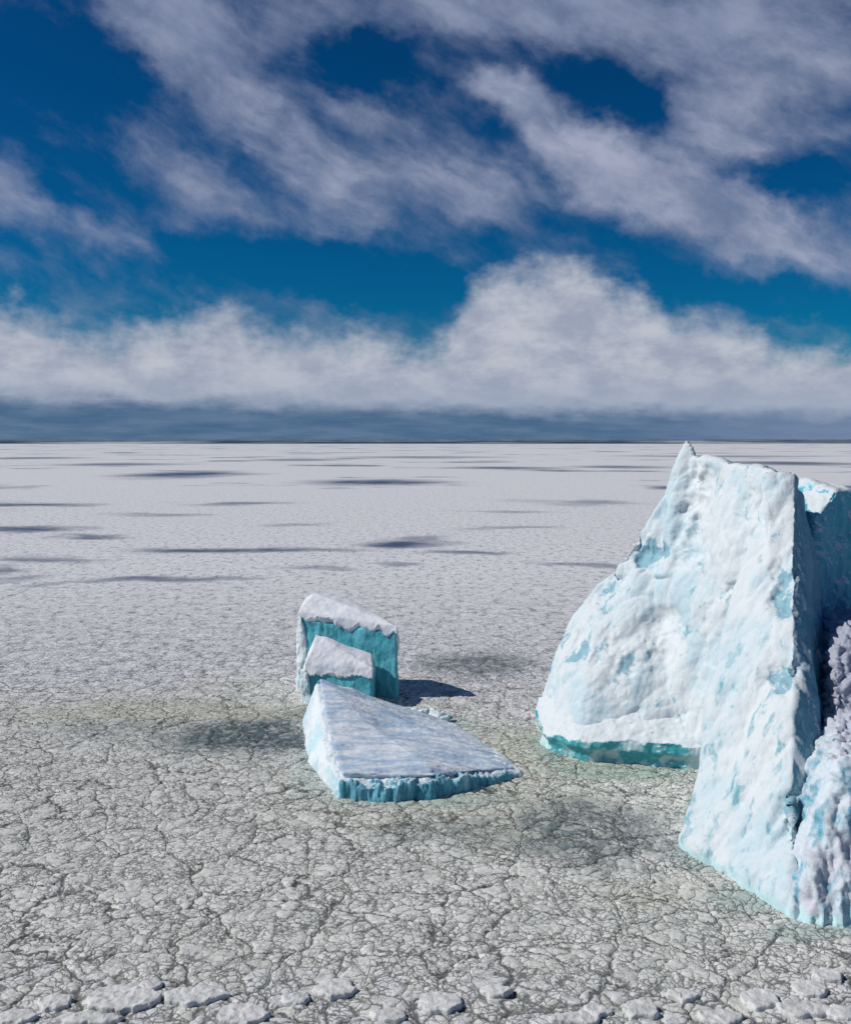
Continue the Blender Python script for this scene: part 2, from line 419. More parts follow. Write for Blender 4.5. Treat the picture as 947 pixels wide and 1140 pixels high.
def dents(v, n):
    out = np.zeros(len(v))
    wob = v + 0.8 * np.stack([fbm(v * 0.5, 3), fbm(v * 0.5 + 11, 3), fbm(v * 0.5 + 23, 3)], 1)
    tint = np.zeros(len(v))
    for a, b, r, dp, *w in DENTS:
        a, b = np.array(a), np.array(b); ab = b - a
        t = np.clip(((wob - a) @ ab) / (ab @ ab), 0, 1)
        d2 = wob - (a + t[:, None] * ab)
        # distance measured mostly across the surface: the depth of the measured spot is uncertain
        d = np.sqrt(d2[:, 0] ** 2 + (0.3 * d2[:, 1]) ** 2 + d2[:, 2] ** 2)
        k = dp * np.exp(-(d / r) ** 2)
        out -= k; tint = np.maximum(tint, k * (w[0] if w else 1.0))
    dents.tint = tint
    return out
def wallN(v, n):
    # long groove direction runs from low left to high right on the open wall
    d = np.stack([v[:, 0] * 0.75 - v[:, 2] * 0.45, v[:, 1], (v[:, 0] * 0.5 + v[:, 2] * 0.8) * 0.3], 1)
    side = 0.55 + 0.45 * np.clip((v[:, 0] - 20) / 12, 0, 1)
    w = np.stack([fbm(v * 0.2, 3), fbm(v * 0.2 + 31, 3), fbm(v * 0.2 + 57, 3)], 1) * 0.35
    return 0.6 * fbm(v * 0.08, 2) + 3.2 * (facets(d * 0.17 + w * 0.5) + 0.02) * 0.8 + 1.1 * facets(d * 0.46 + w + 7.0)
def scallop(v, n):
    d = np.stack([v[:, 0] * 0.75 - v[:, 2] * 0.45, v[:, 1], (v[:, 0] * 0.5 + v[:, 2] * 0.8) * 0.35], 1)
    gate = np.clip(fbm(v * 0.12 + 40, 2) * 2.2 - 0.15, 0, 1) * np.clip((33.5 - v[:, 2]) / 3.0, 0, 1)
    pits = np.clip(0.40 - worley(d * 0.42 + 3.1), 0, 1) * gate
    return 0.035 * fbm(d * 0.9, 4, 0.6) - 1.3 * pits
def facet(v, n):
    gate = np.clip(fbm(v * 0.15 + 70, 2) * 2 + 0.3, 0, 1)
    return 0.45 * facets(v * np.array([1.0, 1.0, 0.6]) * 1.1 + 3.0) * (0.4 + gate) + 0.03 * fbm(v * 1.9, 3)

A_peak = [P(759, 508, 134), P(768, 509, 133), P(781, 515, 131), P(800, 515, 127.5), P(830, 522, 122), P(850, 527, 118.5), P(880, 530, 113),
          P(872, 537, 121), P(845, 533, 125), P(815, 528, 130), P(790, 522, 135), P(736, 568, 136), P(724, 612, 136), (26, 137, 12), (30, 125.5, 7), (33, 121.5, 4), (38, 118, 8), (46, 118, -1), (47, 122, 26), (48, 134, 30), (50, 140, -1), (24, 141, -1), (32, 121, -1)]
A_pin = [P(751, 525, 133), P(760, 500, 133), P(765, 491, 133), P(768, 496, 132.5), P(782, 525, 131), P(770, 640, 127), P(728, 640, 131), P(742, 640, 129), (32, 136, 18), (34, 137, 30)]
A_sh = [P(604, 800, 140), P(606, 760, 140), P(640, 688, 139), P(664, 652, 138), P(690, 632, 137), P(712, 622, 136), P(735, 625, 134), P(608, 800, 131), P(612, 770, 133), P(655, 730, 129), P(700, 690, 130), P(745, 700, 127.5),
        (15.6, 140, -1), (15.5, 128.5, -1), (20, 125, -1), (33, 122, -1), (20, 125.5, 4), (33, 122.5, 4.5), (36, 140, -1), (22, 150, -1), (30, 146, 16)]
A_bridge = [P(741, 552, 134.5), P(727, 580, 134.5), P(714, 604, 134.5), P(700, 622, 135), P(680, 640, 136), P(765, 640, 129.5), P(735, 670, 130.5), P(695, 672, 132.5), (32, 138, 20), (29, 139, 18)]
B_spur = [(25.2, 97.8, -1.5), (25.4, 97.6, 0.8), (30.9, 82.7, -1.5), (30.8, 83.0, 0.6), P(830, 690, 117.5), P(792, 800, 107.5), P(885, 700, 100.6), P(885, 620, 106), P(885, 545, 111.5), P(850, 530, 116), P(880, 531, 113),
          (46, 120, -1), (46.6, 120, 28), (36, 86, -1), (37, 118, -1)]
B_fin = [P(850, 528, 113.6), P(884, 530, 112.3), P(886, 560, 109.8), P(887, 690, 102.6), P(866, 695, 103.2), P(853, 620, 108.2), P(849, 570, 111.4), (45, 119, 33), (46, 118, 20), (42, 115, 10)]
foot = [(15.2, 127.3, -1.5), (18.8, 122.6, -1.5), (25, 121.0, -1.5), (33, 119.3, -1.5), (37, 119, -1.5), (15.4, 127.6, 2.0), (18.8, 122.8, 2.6), (25, 121.2, 3.0), (33, 119.5, 2.7), (37, 119.2, 2.7),
        (19, 131, 6.0), (27, 127.5, 8.0), (36, 126, 7.5), (36, 132, -1), (16, 140, -1), (15.5, 138, 4)]
m_wall = ice_mat('weathered_berg_ice', flow=(0.8, 0.8, 0.55), pale_rng=(0.43, 0.62), aqua_rng=(0.585, 0.66), foot=0.7, streak=0.62, streak_top=22.0, streak_rng=(0.53, 0.66), streak_y=107.0, bump=0.42, pocket=True, shade_side=(0.10, 0.34, 0.47))  # last colour paints shade onto the right-facing side of the wall
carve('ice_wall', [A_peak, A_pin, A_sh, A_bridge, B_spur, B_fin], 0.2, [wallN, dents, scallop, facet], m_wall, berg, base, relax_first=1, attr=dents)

def foot_n(v, n):
    side = 1 - np.clip((n[:, 2] - 0.2) / 0.4, 0, 1)
    under = -0.75 * np.clip(1.5 - np.abs(v[:, 2] - 0.2), 0, 1)
    return side * (0.5 * fbm(v * np.array([0.35, 0.35, 0.15]), 3) + under) + 0.18 * fbm(v * 0.6, 4)
m_foot = ice_mat('teal_waterline_ice', pale=(0.70, 0.80, 0.84), pale_rng=(0.5, 0.75), aqua_rng=(0.75, 0.85), up_rng=(0.2, 0.5), deep=(0.03, 0.38, 0.42), bump=0.3, snow_above=2.3)
f_ = carve('waterline_ledge', [foot], 0.18, [foot_n, lambda v, n: 0.05 * fbm(v * 1.8, 3)], m_foot, berg, base)
f_['label'] = 'snow ledge with an undercut teal ice foot'

C1 = [(30.9, 82.5, -1.5), (35, 81.0, -1.5), (48, 80.5, -1.5), (64, 86, -1.5), (31.7, 83.2, .8), (34.9, 90.2, 8.0), (37, 87.8, 11.2), (50, 88, 11.8), (60, 92, 9), (66, 95, 2), (39.9, 97, 13.6), (52, 97, 14.4), (62, 100, 13), (38, 104, -1), (68, 110, -1)]
C2 = [(39.8, 95.5, 12.0), (40.4, 98, 15.4), (41.9, 101, 18.9), (44, 103, 20.6), (56, 104, 21.2), (52, 96, 13.6), (60, 99, 12), (60, 106, 17), (45.5, 117, 20.0), (58, 117, 20.0), (66, 118, 10), (44, 118, -1), (68, 120, -1), (40.5, 98, -1)]
def flutes(v, n):
    steep = 1 - np.clip((n[:, 2] - 0.62) / 0.12, 0, 1)
    s = np.stack([v[:, 0], v[:, 1] * 0.6, v[:, 2] * 0.22], 1)
    low = np.clip((14 - v[:, 2]) / 3.0, 0, 1)
    return low * (0.75 * ridged(s * 0.42, 3, 0.55) - 0.2) + 0.4 * fbm(v * 0.2, 3)
def rubble(v, n):
    hi = np.clip((v[:, 2] - 9.0) / 4.0, 0, 1)
    w = worley(v * 0.85 + 0.5 * np.stack([perlin(v * 0.5), perlin(v * 0.5 + 5), perlin(v * 0.5 + 9)], 1))
    w2 = worley(v * 1.9 + 4.0)
    return hi * (1.2 * (0.36 - w) + 0.5 * (0.42 - w2)) + 0.12 * fbm(v * 1.2, 3)
m_rub = ice_mat('rubbly_berg_snow', snow=(0.66, 0.665, 0.72), pale=(0.66, 0.76, 0.82), aqua=(0.12, 0.40, 0.52), pale_rng=(0.40, 0.55), aqua_rng=(0.62, 0.68), up_rng=(0.3, 0.6), foot=0.8, bump=0.4, streak=0.55, streak_top=14.0, rough_top=(0.40, 0.42, 0.52))
r_ = carve('rubble_slope', [C1, C2], 0.17, [flutes, rubble, lambda v, n: 0.06 * fbm(v * 2.5, 2)], m_rub, berg, base, relax_first=2)
r_['label'] = 'steep slope of lumpy snow rubble above fluted blue ice'

D = [P(892, 536, 131), P(904, 582, 121.8), P(931, 546, 123.5), P(947, 545, 126), (58, 129, 32.5), (64, 132, 22), P(905, 640, 120.5), (47.2, 120, -1), (47.6, 120.5, 15), (72, 132, -1), (70, 131.5, 6),
     (46, 135, -1), (70, 148, -1), (50, 142, 26), (56, 143, 25), (64, 146, 14)]
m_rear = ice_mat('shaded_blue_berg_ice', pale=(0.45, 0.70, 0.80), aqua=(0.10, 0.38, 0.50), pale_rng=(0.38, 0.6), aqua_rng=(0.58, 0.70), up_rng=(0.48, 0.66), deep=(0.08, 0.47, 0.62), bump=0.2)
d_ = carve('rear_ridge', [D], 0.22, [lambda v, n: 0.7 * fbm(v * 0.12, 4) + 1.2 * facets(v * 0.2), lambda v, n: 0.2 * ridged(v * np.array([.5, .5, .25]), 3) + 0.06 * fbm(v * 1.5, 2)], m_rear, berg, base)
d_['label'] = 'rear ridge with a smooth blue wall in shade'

# ------------------------------------------------------------------ small bergs
m_blue = ice_mat('turquoise_cliff_ice', snow=(0.11, 0.52, 0.60), pale=(0.045, 0.40, 0.48), aqua=(0.02, 0.27, 0.35), flow=(1, 1, 0.5), pale_rng=(0.35, 0.6), aqua_rng=(0.55, 0.66), up_rng=(0.75, 0.95), bump=0.25, fine=1.6)
m_white = ice_mat('pale_berg_ice', snow=(0.82, 0.86, 0.88), pale=(0.55, 0.78, 0.82), flow=(1, 1, 0.4), pale_rng=(0.42, 0.6), aqua_rng=(0.66, 0.74), bump=0.25, fine=1.6)
m_cap = snow_mat('firm_snow_cap')

def small_disp(a1=0.25, s1=0.35, a2=0.12, s2=1.2):
    return [lambda v, n: a1 * fbm(v * s1, 3), lambda v, n: a2 * ridged(v * np.array([s2, s2, s2 * 0.35]), 3) - a2 * 0.4, lambda v, n: 0.03 * fbm(v * 4.0, 2)]
def drip(z_of, amp, sc, lo=0.6):
    def fn(v, n):
        low = np.clip((lo - (v[:, 2] - z_of(v))) / lo, 0, 1)
        v = v.copy(); s = np.stack([v[:, 0], v[:, 1], v[:, 1] * 0], 1)
        v[:, 2] += low * amp * (fbm(s * sc * 0.45, 4, 0.62) + 0.15 * fbm(s * sc * 2.2, 2))
        return v
    return fn

# back tabular block
FL, FR = (-20.0, 158.5), (-4.5, 153.0)            # front base line: faces away from the sun
BL, BR = (-19.2, 164.0), (-4.3, 155.4)
b0 = np.array((-12.0, 160.0, 0.0))
tab = empty('tabular_iceberg', tuple(b0), 'tall flat-fronted turquoise block of ice under a sloping snow cap', 'iceberg')
zfl, zfr, zbl, zbr = 12.0, 10.6, 14.9, 11.0
zf = lambda x: zfl + (zfr - zfl) * (x + 20) / 15.5
carve('ice_cliff', [[(*FL, -1), (*FR, -1), (*BL, -1), (*BR, -1), (FL[0] + .2, FL[1], zfl - .8), (FR[0], FR[1], zfr - .8), (BL[0], BL[1], zbl - 2.5), (BR[0], BR[1], zbr - 2.5)]], 0.16, small_disp(0.3, 0.25, 0.07, 0.7), m_blue, tab, b0)
carve('snow_cap', [[(FL[0] - .4, FL[1] - .35, zfl - 0.5), (FR[0] + .25, FR[1] - .3, zfr - 0.7), (FL[0] - .3, FL[1] - .2, zfl + 0.5), (FR[0] + .2, FR[1] - .1, zfr + .5),
                    (BL[0] - .4, BL[1], zbl - 3.5), (BR[0] + .2, BR[1], zbr - 3.5), (BL[0] + 1, BL[1] - 2, zbl), (BL[0] + 3.5, BL[1] - 1, zbl - .2), (BR[0] - .3, BR[1], zbr - 0.4), (-11, 160, 13.3), (BL[0] - .4, BL[1] - 2, zbl - .8)]], 0.14,
      [lambda v, n: 0.16 * fbm(v * 0.3, 3), lambda v, n: 0.025 * fbm(v * 1.6, 3)], m_cap, tab, b0, shape=drip(lambda v: zf(v[:, 0]) - 0.6, 1.0, 1.0, 0.9))
carve('snow_face', [[(-20.6, 158.6, -1), (-20.2, 167, -1), (-20.0, 158.2, -1), (-19.6, 167, -1), (-20.5, 158.7, zfl - .5), (-20, 166, zbl - 2.5), (-19.9, 158.3, zfl - .5), (-19.2, 166, zbl - 2.5), (-18.2, 157.75, 2.0), (-19.0, 158.0, 6)]], 0.14,
      small_disp(0.3, 0.4, 0.15, 0.9), m_white, tab, b0)

# low block in front of it
c0 = np.array((-13.5, 151.0, 0.0))
lowb = empty('stepped_iceberg', tuple(c0), 'low snow-topped ice block between the tall turquoise block and the tilted slab', 'iceberg')
carve('ice_cliff', [[(-18.2, 150.4, -1), (-8.0, 147.6, -1), (-17.5, 156, -1), (-7.8, 153.5, -1), (-18.0, 150.5, 5.2), (-8.1, 147.8, 5.2), (-17.3, 156, 7), (-7.9, 153.4, 6)]], 0.14, small_disp(0.25, 0.3, 0.07, 0.7), m_blue, lowb, c0)
carve('snow_cap', [[(-18.6, 150.2, 4.0), (-7.8, 147.4, 4.4), (-18.4, 150.4, 5.8), (-17.3, 150.9, 7.6), (-7.9, 147.7, 5.7), (-17.0, 153.4, 9.8), (-15.6, 153.2, 9.4), (-8.3, 152.0, 7.0), (-18, 156, 4), (-17.4, 155, 8), (-7.8, 153.6, 5)]], 0.12,
      [lambda v, n: 0.16 * fbm(v * 0.35, 3), lambda v, n: 0.03 * fbm(v * 1.7, 3)], m_cap, lowb, c0, shape=drip(lambda v: 4.2 + 0 * v[:, 0], 1.0, 1.1, 0.7))
carve('snow_face', [[(-18.9, 150.3, -1), (-18.2, 149.9, -1), (-18.5, 156, -1), (-18.8, 150.4, 4.8), (-18.2, 150.0, 4.8), (-18, 156, 6), (-16.8, 149.6, -0.6), (-17.4, 149.8, 1.8)]], 0.12, small_disp(0.25, 0.45, 0.15, 1.0), m_white, lowb, c0)

# tilted slab
s0 = np.array((-6.0, 124.0, 0.0))
slab = empty('tilted_iceberg', tuple(s0), 'wedge-shaped slab of ice tilted down to the right with a streaked snowy top', 'iceberg')
crest = [P(352, 757, 139), P(357, 800, 127), P(366, 845, 115.5), P(376, 862, 111.5)]
m_slabtop = snow_mat('wind_streaked_snow', a=(0.70, 0.745, 0.80), b=(0.40, 0.52, 0.67), stretch=(0.25, 1.3, 1.3), bump=0.3, rng=(0.40, 0.62))
body = [(c_[0], c_[1], c_[2] - .45) for c_ in crest] + [ (-17.6, 141, -1), (-14.6, 123, -1), (-9.8, 110.6, -1), (-17.3, 141, .3), (-14.4, 123, .3), (-9.7, 110.6, 0.3),
        (-5, 109.6, -1), (0.6, 110.4, -1), (6, 114.0, -1), (11.6, 117.6, -1), (11.5, 118, 0.3), P(430, 866, 112), (0.6, 111.0, 1.4), (6, 114.4, 1.0), P(470, 862, 112.5),
        (9.9, 124.5, -1), (4.6, 137, -1), (-3, 145, -1), (9.8, 124.5, 0.1), (4.2, 137, 0.3), (-4, 144, 0.5), (-15, 142, 4.4)]
m_slab = ice_mat('slab_edge_ice', snow=(0.80, 0.85, 0.88), pale=(0.55, 0.76, 0.82), aqua=(0.2, 0.5, 0.58), flow=(1, 1, 0.4), pale_rng=(0.4, 0.62), aqua_rng=(0.62, 0.7), up_rng=(0.5, 0.8), bump=0.3, fine=1.6)
carve('ice_body', [body], 0.15, [lambda v, n: np.where(n[:, 2] > 0.6, -1.2 * np.exp(-(((v[:, 0] + 5) / 5.5) ** 2 + ((v[:, 1] - 126) / 9.0) ** 2)), 0)] + small_disp(0.22, 0.3, 0.14, 0.8), m_slab, slab, s0)
def ragged(v, n):
    v = v.copy(); k = np.stack([v[:, 0], v[:, 1], 0 * v[:, 2]], 1)
    v[:, 2] += np.clip((v[:, 2] - 0.5) / 1.2, 0, 1) * (0.75 * fbm(k * 0.55, 3, 0.6) + 0.05)
    return v
m_front = ice_mat('ragged_teal_ice', snow=(0.66, 0.77, 0.82), pale=(0.12, 0.43, 0.54), aqua=(0.014, 0.24, 0.34), flow=(1, 1, 0.3), pale_rng=(0.30, 0.46), aqua_rng=(0.44, 0.56), up_rng=(0.6, 0.9), bump=0.3, fine=1.6)
front = [(-9.6, 110.45, -1), (-5, 109.2, -1), (0.6, 110.0, -1), (6, 113.6, -1), (11.7, 117.5, -1), (-9.4, 110.5, 1.2), (-5, 109.5, 1.5), (0.6, 110.3, 1.3), (6, 113.8, 0.85), (11.2, 117.6, .2), (-8, 113, -1), (8, 118, -1), (-6, 112, 1.5), (2, 113, 1.3), (8, 116.5, 0.6)]
carve('ice_cliff', [front], 0.11, [lambda v, n: 0.45 * fbm(v * np.array([0.5, 0.5, 0.2]), 3), lambda v, n: 0.22 * ridged(v * np.array([0.9, 0.9, 0.3]), 3) - 0.1], m_front, slab, s0, shape=ragged)
cr = [np.array(c) for c in crest]
top = [tuple(c + np.array((0.5, 0.1, 0.12))) for c in cr] + [tuple(c + np.array((0.8, 0.2, -0.6))) for c in cr] + \
      [P(430, 855, 112.4), P(475, 850, 113), (0.8, 111.4, 2.05), (6, 114.8, 1.55), (10.8, 118.4, 0.55), (9.6, 124.3, .35), (4.2, 136.6, .6), (-4, 143.6, 1.1), (-14.8, 141.4, 5.1), (9, 119, 0), (3, 130, 0), (-6, 113, .5), (-12, 138, 0)]
def scour(v, n):
    sag = -0.9 * np.exp(-(((v[:, 0] + 5) / 5.5) ** 2 + ((v[:, 1] - 126) / 9.0) ** 2))
    s = np.stack([v[:, 0] * 0.12, v[:, 1] * 0.65, v[:, 2] * 0.5], 1)
    return sag + 0.24 * fbm(s, 5, 0.62) + 0.10 * fbm(v * 0.25, 2) + 0.25 * facets(v * np.array([.15, .4, .4]))
carve('snow_top', [top], 0.13, [scour, lambda v, n: 0.04 * fbm(v * 1.6, 4, 0.6)], m_slabtop, slab, s0)

# ------------------------------------------------------------------ brash lumps by the slab
m_chunk = ice_mat('brash_ice', snow=(0.75, 0.84, 0.86), pale=(0.40, 0.70, 0.74), aqua=(0.1, 0.45, 0.5), pale_rng=(0.4, 0.6), bump=0.3, fine=2.5)
lumps = [(462, 794, .9), (472, 797, 1.2), (481, 794, .8), (486, 801, 1.3), (494, 803, 1.0), (478, 806, .9), (498, 798, .7), (468, 803, .6)]
lump_labels = ['small pale brash lump at the left end of the cluster behind the slab', 'rounded pale brash lump second from the left of the cluster behind the slab', 'small brash lump at the rear middle of the cluster behind the slab',
               'largest aqua brash lump in the cluster behind the slab', 'broad aqua brash lump at the right front of the cluster behind the slab', 'low brash lump touching the slab edge at the front of the cluster',
               'small brash lump at the far right rear of the cluster behind the slab', 'tiniest brash lump at the left front of the cluster behind the slab']
for (px, py, r), lb in zip(lumps, lump_labels):
    cpt = np.array(G(px, py))
    pts = [tuple(cpt + np.array((random.uniform(-1, 1) * r * 1.1, random.uniform(-1, 1) * r, random.uniform(-.3, 1.0) * r))) for _ in range(14)]
    o = carve('brash_lump', [pts], 0.12, [lambda v, n: 0.16 * fbm(v * 0.9, 3)], m_chunk, None, cpt, relax_first=1)
    o.location = cpt; o['label'] = lb; o['category'] = 'ice lump'; o['group'] = 'brash ice lumps beside the tilted slab'

# ------------------------------------------------------------------ loose floes at the very front
m_floe = snow_mat('floe_snow', a=(0.74, 0.735, 0.72), b=(0.58, 0.585, 0.565), stretch=(1.2, 1.2, 1.2), bump=0.5, rng=(0.4, 0.66))
def floe(px, py, wpx, dpx, thick, label, seed):
    rnd = random.Random(seed)
    X, Y, _ = G(px, py); rx = wpx / F * Y / 2; ry = abs(G(px, py - dpx / 2)[1] - G(px, py + dpx / 2)[1]) / 2
    n = rnd.randint(7, 10); ang = sorted(rnd.uniform(0, 2 * math.pi) for _ in range(n))
    ang = [2 * math.pi * (i + rnd.uniform(-.32, .32)) / n for i in range(n)]
    pts = []
    thick *= 0.45; tx, ty = rnd.uniform(-.03, .03), rnd.uniform(-.05, .02)
    for a in ang:
        k = rnd.uniform(0.8, 1.12); x, y = rx * k * math.cos(a), ry * k * math.sin(a)
        pts += [(x, y, -0.5), (x, y, thick * .7 + tx * x + ty * y), (x * .93, y * .93, thick + tx * x + ty * y)]
    c = np.array((X, Y, 0.0))
    pts = [(p[0] + X, p[1] + Y, p[2]) for p in pts]
    def edge(v, n):
        v = v.copy(); k = np.stack([v[:, 0], v[:, 1], v[:, 0] * 0], 1)
        v[:, 0] += 0.2 * fbm(k * 1.1, 3); v[:, 1] += 0.2 * fbm(k * 1.1 + 7, 3)
        v[:, 2] += 0.09 * fbm(k * 1.6 + 3, 3)
        return v
    o = carve('ice_floe', [pts], 0.09, [], m_floe, None, c, relax_first=2, shape=edge)
    o.location = c; o['label'] = label; o['category'] = 'ice floe'; o['group'] = 'loose snowy floes along the front edge'
    return o
floes = [
    (135, 1112, 84, 34, .40, 'broad pale floe with a scalloped lower edge near the lower left corner'),
    (215, 1109, 78, 22, .42, 'long pale floe beside the broad scalloped floe, tapering to the right'),
    (168, 1098, 26, 14, .35, 'small pale floe wedged above the gap between two long floes'),
    (268, 1130, 66, 24, .38, 'pale floe cut by the lower picture edge, below the long tapering floe'),
    (374, 1101, 58, 22, .40, 'bright pointed floe by the long dark crack'),
    (488, 1117, 54, 22, .38, 'pale four-sided floe in the lower middle, right of the dark crack'),
    (552, 1103, 40, 14, .35, 'thin pale floe with a dark hollow at its right end'),
    (665, 1126, 34, 18, .38, 'squarish pale floe second in the bottom row right of the middle'),
    (712, 1124, 40, 22, .40, 'upright rounded pale floe beside the squarish one'),
    (845, 1112, 48, 24, .36, 'rounded grey-white floe in front of the big iceberg'),
    (893, 1124, 64, 20, .42, 'long flat pale floe in front of the big iceberg near the corner'),
    (900, 1102, 44, 20, .40, 'pinkish-white floe just above the long flat floe near the corner'),
    (922, 1086, 40, 16, .36, 'small pale floe closest to the foot of the big iceberg'),
    (60, 1116, 40, 22, .34, 'rounded pale floe left of the broad scalloped floe'),
    (100, 1134, 70, 14, .36, 'aqua-tinged floe cut by the lower edge under the broad scalloped floe'),
    (640, 1134, 60, 12, .36, 'flat floe cut by the lower edge under the squarish floe'),
    (800, 1132, 56, 18, .36, 'flat floe cut by the lower edge left of the long flat one'),
    (330, 1112, 36, 14, .34, 'thin floe between the tapering floe and the bright pointed floe'),
    (20, 1132, 44, 16, .34, 'pale floe in the lower left corner'),
    (935, 1128, 36, 18, .36, 'pale floe in the lower right corner'),
    (760, 1108, 36, 16, .34, 'low grey floe between the upright rounded floe and the big iceberg floes'),
    (430, 1130, 44, 16, .34, 'low floe at the bottom edge right of the dark crack'),
]
for k, a in enumerate(floes): floe(*a, seed=100 + k)

# ------------------------------------------------------------------ light
SUN = Vector((-0.74, -0.07, 0.66)).normalized()
el = math.asin(SUN.z); az = math.atan2(SUN.x, SUN.y)            # azimuth from +Y towards +X
sl = bpy.data.lights.new('sun', 'SUN'); sl.energy = 3.5; sl.angle = math.radians(0.53); sl.color = (1.0, 0.955, 0.89)
so = bpy.data.objects.new('sun', sl); C.objects.link(so); so.rotation_euler = SUN.to_track_quat('Z', 'Y').to_euler()

# ------------------------------------------------------------------ world
def build_world():
    w = bpy.data.worlds.new('World'); scene.world = w; w.use_nodes = True
    w.node_tree.nodes.clear(); N = NT(w.node_tree)
    out = N.node('ShaderNodeOutputWorld'); bg = N.node('ShaderNodeBackground'); N.l.new(bg.outputs[0], out.inputs[0])
    bg.inputs['Strength'].default_value = 0.1
    sky = N.node('ShaderNodeTexSky', sky_type='NISHITA'); sky.sun_disc = False
    sky.sun_elevation = el; sky.sun_rotation = az; sky.altitude = 200; sky.air_density = 1.0; sky.dust_density = 0.3; sky.ozone_density = 3.0
    d = N.node('ShaderNodeTexCoord').outputs['Generated']
    x, y, z = N.sep(d)[0:3]
    hyp = N.math('SQRT', N.math('ADD', N.math('MULTIPLY', x, x), N.math('MULTIPLY', y, y)))
    a = N.math('MULTIPLY', N.math('ARCTAN2', x, y), F)           # bearing, 1/1100 rad
    e = N.math('MULTIPLY', N.math('DIVIDE', z, N.math('MAXIMUM', hyp, 0.02)), F)   # slope of the elevation angle
    e = N.math('MINIMUM', e, 4000.0)
    ae = N.comb(a, e, 0.0)
    def A(px): return math.atan((px - CX) / F) * F
    def E(px, py): return (HY - py) * math.cos(math.atan((px - CX) / F))
    wv = N.vec('SUBTRACT', N.noise(ae, 0.009, 5, 0.6, color=True), (0.5, 0.5, 0.5))
    wf = N.vec('SUBTRACT', N.noise(ae, 0.035, 4, 0.6, color=True), (0.5, 0.5, 0.5))
    warp = N.vec('ADD', ae, N.vec('ADD', N.scale(wv, 95.0), N.scale(wf, 22.0)))
    def blobs(items):
        acc = None
        for px, py, rx, ry, rot, wt in items:
            v = N.vec('SUBTRACT', warp, (A(px), E(px, py), 0))
            mp = N.node('ShaderNodeMapping', vector_type='POINT'); N.set(mp.inputs['Vector'], v)
            mp.inputs['Rotation'].default_value = (0, 0, math.radians(rot))
            q = N.vec('MULTIPLY', mp.outputs[0], (1 / rx, 1 / ry, 0))
            bb = N.step(N.vec('LENGTH', q), 1.45, 0.25, 0.0, wt)
            acc = bb if acc is None else N.math('ADD', acc, bb)
        return acc
    up = blobs([(200, 40, 130, 50, 38, .75), (330, 165, 120, 34, 28, .5), (480, 205, 105, 38, 18, .62), (560, 105, 52, 24, -5, .8), (640, 150, 95, 40, 38, .8), (770, 228, 125, 38, 18, .85), (915, 278, 115, 30, 6, .75),
                (610, 10, 330, 45, 3, .7), (860, 90, 130, 90, 0, .72), (8, 205, 60, 32, 50, .55), (140, 262, 70, 22, 22, .4), (250, 20, 120, 40, 20, .3), (250, 230, 60, 20, 20, .25), (420, 130, 60, 40, 40, .2), (300, 215, 150, 30, 15, .28), (120, 200, 120, 40, 30, .2), (560, 200, 90, 40, 20, .3), (700, 170, 120, 50, 25, .25), (470, 110, 60, 40, 20, .2)])
    dn = blobs([(400, 72, 62, 34, 10, .6), (690, 112, 48, 34, 30, .55), (50, 110, 110, 90, 10, .5), (860, 200, 60, 26, 10, .5), (620, 235, 60, 18, 20, .3), (300, 300, 240, 38, 5, .5), (840, 335, 140, 20, 10, .5)])
    st = N.node('ShaderNodeMapping', vector_type='POINT'); N.set(st.inputs['Vector'], N.vec('ADD', ae, N.scale(wv, 40.0)))
    st.inputs['Rotation'].default_value = (0, 0, math.radians(28))
    stv = N.vec('MULTIPLY', st.outputs[0], (0.6, 1.3, 1))
    f1 = N.noise(stv, 0.010, 9, 0.61)
    f2 = N.noise(ae, 0.022, 8, 0.6)
    dens = N.math('ADD', N.math('SUBTRACT', up, dn), N.math('MULTIPLY', N.math('SUBTRACT', f1, 0.5), 2.3))
    dens = N.math('ADD', dens, N.math('MULTIPLY', N.math('SUBTRACT', f2, 0.5), 0.5))
    inview = N.step(N.math('ABSOLUTE', a), 560.0, 800.0)         # broken cloud over the rest of the sky
    dens = N.math('ADD', dens, N.math('MULTIPLY', N.math('MAXIMUM', inview, N.step(e, 520.0, 800.0)), -0.12))
    cl_up = N.step(dens, -0.25, 1.2)
    # low cumulus bank: its upper edge follows a profile over the bearing
    prof = [(-200, 345), (0, 330), (60, 350), (110, 372), (175, 350), (235, 336), (290, 360), (345, 372), (410, 362), (470, 385), (497, 372), (515, 325), (545, 296), (590, 290), (640, 290), (690, 312), (740, 335), (800, 358), (870, 378), (947, 390), (1150, 385)]
    cr = N.node('ShaderNodeValToRGB'); cr.color_ramp.interpolation = 'B_SPLINE'
    lo, hi = A(-200), A(1150)
    els = cr.color_ramp.elements
    while len(els) > 1: els.remove(els[-1])
    for i, (px, py) in enumerate(prof):
        p = (A(px) - lo) / (hi - lo); val = E(px, py) / 250.0
        q = els[0] if i == 0 else els.new(p)
        q.position = p; q.color = (val, val, val, 1)
    xw = N.sep(warp)[0]; ew = N.sep(warp)[1]
    aw = N.math('ADD', a, N.math('MULTIPLY', N.math('SUBTRACT', xw, a), 0.35))
    N.set(cr.inputs[0], N.step(aw, lo, hi, lin=True))
    topE = N.math('MULTIPLY', cr.outputs[0], 250.0)
    puff = N.noise(N.vec('MULTIPLY', ae, (1, 1.2, 1)), 0.02, 9, 0.6)
    dd = N.math('ADD', N.math('SUBTRACT', topE, e), N.math('MULTIPLY', N.math('SUBTRACT', puff, 0.5), 105.0))
    cl_lo = N.step(dd, -16.0, 40.0)
    # colours (linear radiance x 10, strength is 0.1)
    hsky = N.mix(1.0, sky.outputs[0], (0.025, 0.262, 0.35), 'MULTIPLY')
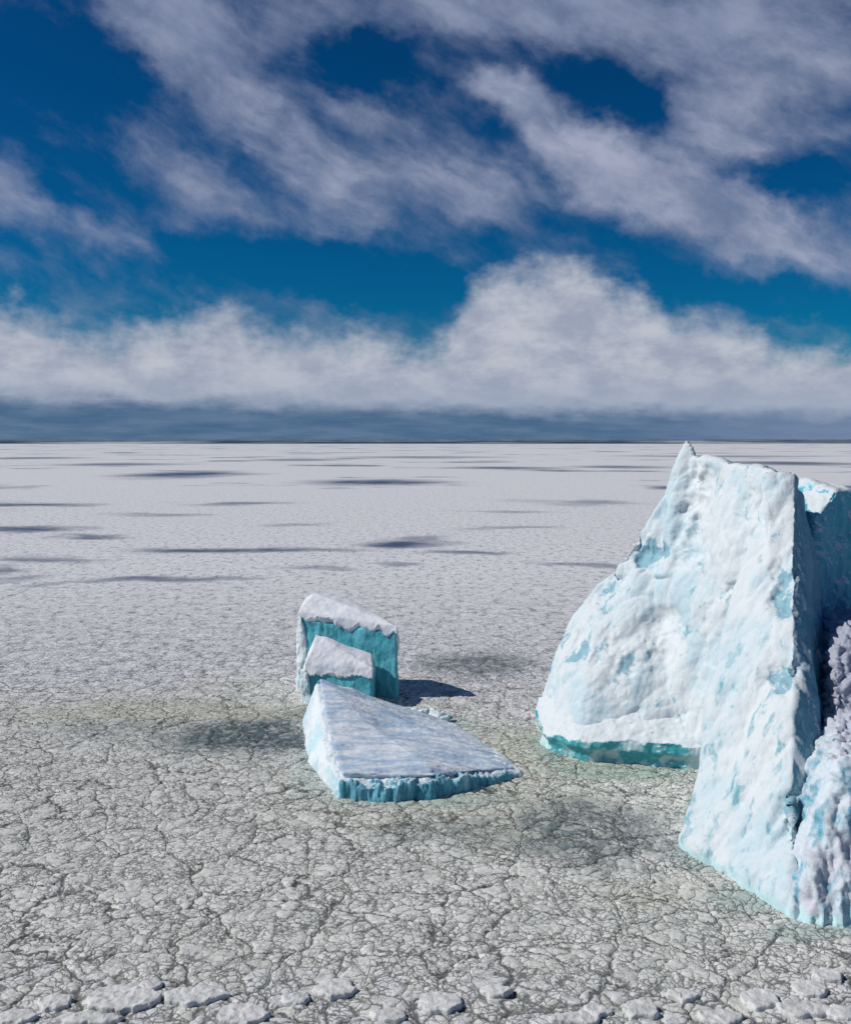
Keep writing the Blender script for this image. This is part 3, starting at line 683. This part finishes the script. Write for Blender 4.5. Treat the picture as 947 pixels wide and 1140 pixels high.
    gam = N.node('ShaderNodeGamma'); N.set(gam.inputs[0], hsky); gam.inputs[1].default_value = 1.42
    skyc = gam.outputs[0]
    shade = N.noise(stv, 0.016, 6, 0.6)
    hi_col = N.mix(N.step(shade, 0.32, 0.68), (1.9, 2.35, 3.6), (3.7, 4.0, 5.3))
    hi_col = N.mix(N.step(e, 330.0, 480.0, 0.0, 0.6), hi_col, (2.2, 2.7, 4.1))
    col = N.mix(cl_up, skyc, hi_col)
    sh2 = N.noise(N.vec('MULTIPLY', ae, (0.8, 1.5, 1)), 0.018, 8, 0.62)
    lo_col = N.mix(N.step(sh2, 0.33, 0.66), (3.2, 3.6, 4.7), (5.0, 5.3, 6.0))
    lo_col = N.mix(N.step(e, 85.0, 30.0, 0.0, 0.75), lo_col, (3.2, 3.8, 5.0))
    col = N.mix(cl_lo, col, lo_col)
    # slate fog bank lying on the horizon
    bt = N.math('ADD', N.step(a, -520.0, 520.0, 44.0, 24.0, lin=True), N.math('MULTIPLY', N.math('SUBTRACT', N.noise(N.vec('MULTIPLY', ae, (1, 2.2, 1)), 0.014, 6, 0.6), 0.5), 44.0))
    bank = N.step(N.math('SUBTRACT', bt, e), -13.0, 12.0)
    bank_col = N.mix(N.step(N.noise(N.vec('MULTIPLY', ae, (0.35, 2.5, 1)), 0.03, 5, 0.6), 0.3, 0.7), (0.62, 1.32, 2.45), (1.2, 1.95, 3.1))
    bank_col = N.mix(N.step(a, 150.0, 480.0, 0.0, 0.55), bank_col, (2.3, 3.0, 4.5))
    col = N.mix(bank, col, bank_col)
    N.set(bg.inputs[0], col)
build_world()

# ------------------------------------------------------------------ camera
cam = bpy.data.cameras.new('camera'); co = bpy.data.objects.new('camera', cam); C.objects.link(co)
co.location = (0, 0, H); co.rotation_euler = (math.radians(90), 0, 0)
cam.sensor_fit = 'HORIZONTAL'; cam.sensor_width = 36.0; cam.lens = 36.0 * F / 947.0
cam.shift_y = -(570.0 - HY) / 947.0
cam.clip_start = 0.5; cam.clip_end = 800000
scene.camera = co

scene.render.engine = 'CYCLES'
scene.cycles.use_denoising = True
scene.cycles.max_bounces = 4; scene.cycles.diffuse_bounces = 2; scene.cycles.glossy_bounces = 1
scene.world.cycles.sampling_method = 'MANUAL'; scene.world.cycles.sample_map_resolution = 512
scene.view_settings.view_transform = 'Standard'; scene.view_settings.look = 'None'
scene.view_settings.exposure = 0.0; scene.view_settings.gamma = 1.0; scene.view_settings.use_curve_mapping = False
